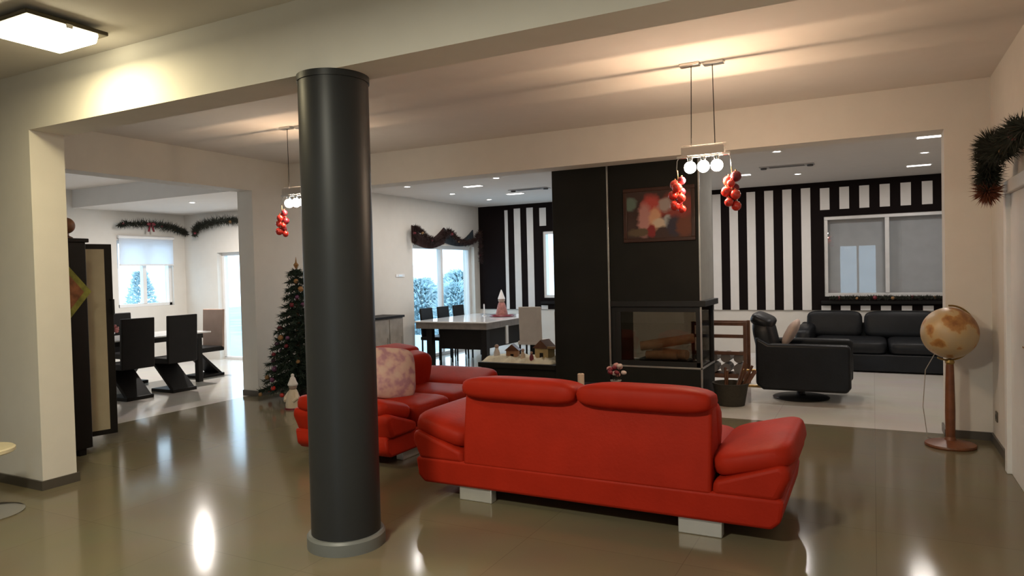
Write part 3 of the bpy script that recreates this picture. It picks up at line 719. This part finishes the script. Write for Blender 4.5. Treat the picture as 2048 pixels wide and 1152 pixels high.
zchair('black high backed dining chair next to the doorway jamb', (-8.50, 6.46, 0), R(90), black_wood, 'black dining chairs')
zchair('dining chair at the table end, patio light painted rose brown on its back', (-9.47, 7.78, 0), R(180), rose_cloth, 'black dining chairs')  # backrest colour stands in for patio light on a black chair
zchair('black dining chair across the table by the window', (-10.20, 6.62, 0), R(-90), black_wood, 'black dining chairs')
fl = thing('flower_bowl', 'bowl of reddish flowers on the white dining table', 'flowers', (-9.45, 6.0, .755))
MB().lathe([(.05, 0), (.06, .01), (.09, .06), (.095, .075)], n=18).build('bowl', white_frame, fl)
mb = MB(); rnd = random.Random(3)
for k in range(22): mb.pad((rnd.uniform(-.1, .1), rnd.uniform(-.1, .1), .09 + rnd.uniform(0, .08)), (.06, .06, .03), .9, .9, (rnd.uniform(-1, 1), rnd.uniform(-1, 1), 0), 8, 6)
mb.build('blossoms', mat('blossom', (.30, .10, .09), .8, var=.4, scale=30), fl)

# ------------------------------------------------------------------ living room furniture
LT = thing('console_table', 'long dark table with a pale glossy top near the patio door', 'table', (-6.0, 10.5, 0))
MB().box(-.76, .62, -1.0, 1.0, .745, .765).build('top', white_top, LT, .004)
MB().box(-.74, .60, -.98, .98, .64, .745).build('apron', grey_wood, LT, .005)
MB().box(-.40, .42, -.80, .80, .30, .64).build('pedestal', black_wood, LT, .006)
for sx in (-1, 1):
    for sy in (-1, 1): MB().box(sx * .52 - .05, sx * .52 + .05, sy * .88 - .05, sy * .88 + .05, 0, .64).build('leg', black_wood, LT, .005)
plabel(MB().box(.60, .622, -.36, -.28, .36, .66).build('hanging_bracket', silver_m, LT, .003), 'silver bracket')
def pchair(label, loc, rz, m, ht, group, wd=.36):
    c_ = thing('side_chair', label, 'chair', loc, rz, group)
    MB().prism([(0, .46), (.04, .46), (.0, ht), (-.035, ht)], -wd / 2, wd / 2, 'x').build('backrest', m, c_, .012)
    MB().box(-.21, .21, 0, .43, .41, .47).build('seat', m, c_, .015)
    for sx in (-1, 1):
        for yy in (.02, .39): MB().tube([(sx * .18, yy, .41), (sx * .185, yy, 0)], .016, 8).build('leg', black_wood, c_)
    return c_
for k, (yy, lb) in enumerate(((10.05, 'black chair at the long table, furthest from the striped wall'), (10.58, 'black chair at the long table, middle of the row by the patio door'), (11.10, 'black chair at the long table, next to the striped wall'))):
    pchair(lb, (-6.88, yy, 0), R(-90), black_wood, .95, 'black chairs at the long table')
pchair('pale grey fabric chair standing by the end of the long table', (-4.70, 9.66, 0), R(10), beige_cloth, 1.0, None, .36)
fg = thing('cone_figurine', 'cone shaped figurine with a white tip on the long table', 'figurine', (-5.78, 10.75, .765))
MB().lathe([(0, 0), (.20, 0), (.22, .015), (.20, .03), (.02, .035)], n=20).build('tray', bauble_dark, fg)
MB().lathe([(.02, .03), (.11, .03), (.09, .12), (.07, .20), (.05, .25)], n=18).build('body', mat('dusty_rose', (.34, .14, .12), .8, var=.3, scale=25), fg)
MB().ball((0, 0, .29), .06, 14, 10).build('head', rose_cloth, fg)
MB().lathe([(.065, .31), (.055, .34), (.03, .41), (.006, .47)], n=16).build('cap', white_cloth, fg)
cdl = thing('candle', 'thin white candle standing on the long table', 'candle', (-6.22, 10.9, .765))
MB().lathe([(.04, 0), (.04, .01), (.012, .02), (.012, .05)], n=14).build('holder', silver_m, cdl)
MB().lathe([(.012, .04), (.012, .20), (.002, .215)], n=12).build('wax', white_cloth, cdl)
sb = thing('sideboard', 'grey wooden sideboard with dark top against the white wall', 'sideboard', (-6.93, 8.60, 0))
MB().box(-.20, .20, -.55, .55, .05, .86).build('body', mat('taupe_wood', (.26, .235, .205), .5, var=.15, scale=9), sb, .006)
MB().box(-.21, .225, -.57, .57, .86, .895).build('top', black_wood, sb, .004)
MB().box(-.18, .18, -.52, .52, 0, .05).build('plinth', black_wood, sb)
for k in (-1, 0, 1):
    d_ = MB().box(.20, .215, k * .36 - .172, k * .36 + .172, .08, .84).build('door', MATS['taupe_wood'], sb, .003)
    MB().box(.215, .23, k * .36 + .12, k * .36 + .135, .40, .56).build('handle', trim_m, d_, .002)

# bench with the nativity village, left of the fireplace
bn = thing('hearth_bench', 'low black bench joining the left side of the fireplace', 'bench', (-3.90, 7.86, 0))
MB().box(-.53, .535, -.29, .30, .36, .42).build('top', black_m, bn, .006)
MB().box(-.50, .535, -.26, .28, 0, .36).build('body', black_m, bn, .004)
mb = MB(); N1, N2 = 26, 12; rnd = random.Random(21)
hs = [[.02 + .05 * rnd.random() for j in range(N2)] for i in range(N1)]
vs_ = []
for i in range(N1):
    for j in range(N2):
        e = min(i, N1 - 1 - i, j, N2 - 1 - j); vs_.append((-.50 + 1.0 * i / (N1 - 1), -.26 + .5 * j / (N2 - 1), 0 if e == 0 else hs[i][j] * min(1, e / 2 + .3)))
mb.add(vs_, [(i * N2 + j, (i + 1) * N2 + j, (i + 1) * N2 + j + 1, i * N2 + j + 1) for i in range(N1 - 1) for j in range(N2 - 1)])
mb.add([(-.50, -.26, 0), (.50, -.26, 0), (.50, .24, 0), (-.50, .24, 0)], [(0, 3, 2, 1)])
sn = mb.build('snow_blanket', snow_m, smooth=80); sn.location = (-3.92, 7.88, .421)
tag(sn, 'cream cotton snow blanket spread over the black bench', 'snow blanket')
def hut(label, x, y, s_, rz, m):
    h_ = thing('village_hut', label, 'model house', (x, y, .44), R(rz), 'little huts on the snow blanket')
    MB().box(-.08 * s_, .08 * s_, -.06 * s_, .06 * s_, 0, .12 * s_).build('walls', m, h_)
    MB().prism([(-.10 * s_, .115 * s_), (.10 * s_, .115 * s_), (0, .20 * s_)], -.075 * s_, .075 * s_, 'y').build('roof', brown_wood, h_)
    MB().box(-.02 * s_, .02 * s_, -.064 * s_, -.058 * s_, 0, .07 * s_).build('door', black_wood, h_)
hut('small tan hut on the snow beside the white peg figure', -4.08, 7.86, .95, 15, mat('tan_wall', (.30, .17, .09), .8))
hut('larger brown roofed hut on the snow close to the fireplace', -3.66, 7.92, 1.25, -10, mat('straw_wall', (.45, .34, .16), .9))
def peg(label, x, y, s_, m):
    f_ = thing('peg_figure', label, 'figurine', (x, y, .45), 0, 'peg figures on the snow blanket')
    MB().lathe([(0, 0), (.03 * s_, 0), (.028 * s_, .05 * s_), (.014 * s_, .09 * s_)], n=12).build('robe', m, f_)
    MB().ball((0, 0, .105 * s_), .02 * s_, 10, 8).build('head', rose_cloth, f_)
peg('white robed peg figure at the free end of the bench', -4.28, 7.80, 1.4, white_cloth)
peg('cream robed peg figure between the two huts', -3.88, 7.74, 1.1, cream_cloth)
peg('dark red robed peg figure before the larger hut', -3.74, 7.70, .9, bauble_dark)
ps = thing('straw_post', 'slim tan post frame standing against the fireplace side', 'post', (-3.41, 7.74, .435))
MB().box(-.02, .02, -.02, .02, 0, .62).build('post', mat('tan_post', (.26, .17, .08), .7), ps, .003)
MB().box(-.13, .02, -.015, .015, .16, .19).build('crossbar', MATS['tan_post'], ps, .003)

# fire tools / log rack right of the fireplace
lr = thing('log_rack', 'brown framed log rack standing behind the fireplace', 'rack', (-1.80, 9.45, 0))
for zz in (.10, .40, .62, .78): MB().box(-.34, .34, -.16, -.13, zz, zz + .045).build('front_rail', brown_wood, lr, .004)
for zz in (.10, .78): MB().box(-.34, .34, .13, .16, zz, zz + .045).build('back_rail', brown_wood, lr, .004)
for sx in (-1, 1):
    for sy in (-1, 1): MB().box(sx * .33 - .02, sx * .33 + .02, sy * .145 - .02, sy * .145 + .02, 0, .83).build('post', brown_wood, lr, .003)
MB().box(-.33, .33, -.14, .14, .135, .15).build('shelf', brown_wood, lr)
for k in range(8):
    L_ = MB().tube([(-.25 + (k % 4) * .165, -.13, .22 + (k // 4) * .14), (-.25 + (k % 4) * .165, .13, .22 + (k // 4) * .14)], .066, 10).build('firewood', None or grey_wood)
    L_.location = lr.location; tag(L_, 'split grey firewood log lying in the brown rack', 'log', 'firewood in the rack')
bs = thing('wicker_basket', 'dark basket with leaning brown kindling beside the fireplace', 'basket', (-1.43, 8.02, 0))
MB().lathe([(0, 0), (.15, 0), (.19, .22), (.20, .25), (.18, .25), (.14, .02), (0, .02)], n=20).build('basket', mat('dark_wicker', (.035, .03, .022), .9, bump=.6, bscale=30), bs)
rnd = random.Random(8)
for k in range(9):
    a = rnd.uniform(0, 6.28); MB().tube([(.06 * math.cos(a), .06 * math.sin(a), .03), (.17 * math.cos(a) + .10, .17 * math.sin(a), .36 + .1 * rnd.random())], .014, 7).build('kindling', brown_wood, bs)

# recliner armchair seen from the side
ar = thing('recliner_armchair', 'black leather swivel armchair turned sideways beyond the red sofa', 'armchair', (-.76, 8.72, 0))
MB().lathe([(0, 0), (.30, 0), (.31, .012), (.29, .022), (.06, .035), (.045, .05), (.045, .20)], n=36).build('swivel_base', black_metal, ar)
for sy in (-1, 1):
    MB().prism([(-.44, .20), (-.36, .14), (.50, .14), (.54, .20), (.54, .63), (.50, .66), (-.30, .66), (-.44, .74)], sy * .36 - .07, sy * .36 + .07, 'y').build('armrest', dark_leather, ar, .03)
MB().pad((.10, 0, .37), (.86, .60, .24), .3, .45).build('seat', dark_leather, ar, smooth=60)
MB().pad((-.36, 0, .64), (.22, .62, .60), .35, .5, (0, R(-12), 0)).build('backrest', dark_leather, ar, smooth=60)
MB().pad((-.40, 0, .90), (.26, .60, .16), .45, .7, (0, R(24), 0)).build('headrest', dark_leather, ar, smooth=60)
MB().tube([(-.38, -.32, .16), (-.60, -.32, .16), (-.60, -.32, .34), (-.42, -.32, .34)], .018, 8).build('recline_lever', brass_m, ar)
tw = MB().pad((0, 0, 0), (.34, .40, .12), .5, .8, (0, 0, 0), 28, 10, puff=.4).build('cushion', mat('pale_rose_cloth', (.55, .42, .36), .85), smooth=70)
tw.location = (-.86, 8.74, .76); tw.rotation_euler = (0, R(-62), 0)
tag(tw, 'pale rose cushion leaning in the black armchair', 'cushion')

# black corner sofa under the striped wall
ds = thing('black_sofa', 'long black leather sofa under the window of the striped wall', 'sofa', (.55, 11.62, 0))
MB().box(-1.40, 1.60, -.60, .62, .02, .26).build('base', dark_leather, ds, .02)
for k in range(3):
    xa = -1.36 + k * .985
    MB().pad((xa + .49, -.12, .345), (.975, .96, .20), .2, .35).build('seat_cushion', dark_leather, ds, smooth=60)
for xa, xb in ((-1.50, -.70), (-.69, .31), (.32, 1.58)):
    MB().pad(((xa + xb) / 2, .44, .60), (xb - xa - .01, .26, .42), .22, .4, (R(-8), 0, 0)).build('back_cushion', dark_leather, ds, smooth=60)
MB().box(-1.58, 1.60, .45, .64, .20, .62).build('back_frame', dark_leather, ds, .03)
MB().pad((-1.48, -.02, .42), (.24, 1.14, .40), .3, .4).build('arm', dark_leather, ds, smooth=60)

# round pedestal stool at the picture's left edge
st = thing('pedestal_stool', 'round cream topped stool on a chrome disc foot by the white wall', 'stool', (-5.335, 2.48, 0))
MB().lathe([(0, 0), (.235, 0), (.24, .008), (.20, .018), (.05, .03), (.03, .05), (.028, .41)], n=40).build('foot', chrome_m, st)
MB().lathe([(0, .41), (.19, .41), (.20, .418), (.20, .438), (.19, .446), (0, .448)], n=40).build('top', mat('cream_top', (.62, .55, .38), .45), st)

# coffee table with flowers between the sofa and the fireplace
ct = thing('coffee_table', 'low dark coffee table between the red sofa and the fireplace', 'table', (-2.15, 6.35, 0))
MB().box(-.50, .50, -.32, .32, .36, .40).build('top', black_wood, ct, .006)
MB().box(-.44, .44, -.26, .26, .12, .15).build('shelf', black_wood, ct, .004)
for sx in (-1, 1):
    for sy in (-1, 1): MB().box(sx * .45 - .025, sx * .45 + .025, sy * .27 - .025, sy * .27 + .025, 0, .36).build('leg', black_wood, ct, .004)
fv = thing('flower_vase', 'small glass vase of pink and red flowers behind the red sofa back', 'vase', (-2.17, 6.28, .40))
MB().lathe([(0, 0), (.05, 0), (.06, .03), (.045, .08), (.055, .10)], n=18).build('vase', mat('clear_vase', (.5, .45, .42), .2, var=0), fv)
rnd = random.Random(31)
for k in range(11):
    a = k * 2.4; q = .085 * math.sqrt((k + .5) / 11); p = (q * math.cos(a), q * math.sin(a), .15 + .09 * rnd.random())
    st_ = MB().tube([(0, 0, .06), (p[0] * .6, p[1] * .6, .12), p], .003, 5).build('stem', garland_m, fv)
    MB().pad(p, (.055, .055, .04), .9, .9, (rnd.uniform(-.5, .5), rnd.uniform(-.5, .5), 0), 10, 7).build('flower', (mat('pink_petal', (.55, .28, .26), .8), bauble_dark, mat('white_petal', (.62, .50, .46), .8))[k % 3], st_)
tc_ = thing('pillar_candle', 'small cream candle standing beside the flower vase', 'candle', (-2.50, 6.22, .40))
MB().lathe([(0, 0), (.032, 0), (.032, .15), (.026, .155), (.004, .15)], n=18).build('wax', mat('cream_wax', (.66, .52, .40), .6), tc_)
MB().tube([(0, 0, .148), (.002, 0, .168)], .002, 5).build('wick', black_metal, tc_)
bx_ = thing('speaker_box', 'small dark box standing on the grey sideboard', 'box', (-6.95, 8.22, .895))
MB().box(-.07, .07, -.07, .07, 0, .11).build('body', black_wood, bx_, .006)
MB().box(.07, .074, -.055, .055, .012, .098).build('grille', black_metal, bx_, .002)
garland('thin dark garland lying along the ledge under the wide window', (-.62, 12.27, 1.005), [(0, 0, 0), (.5, 0, .0), (1.0, 0, 0), (1.6, 0, 0)], (.035, .045), 1400, seed=6, nb=6)
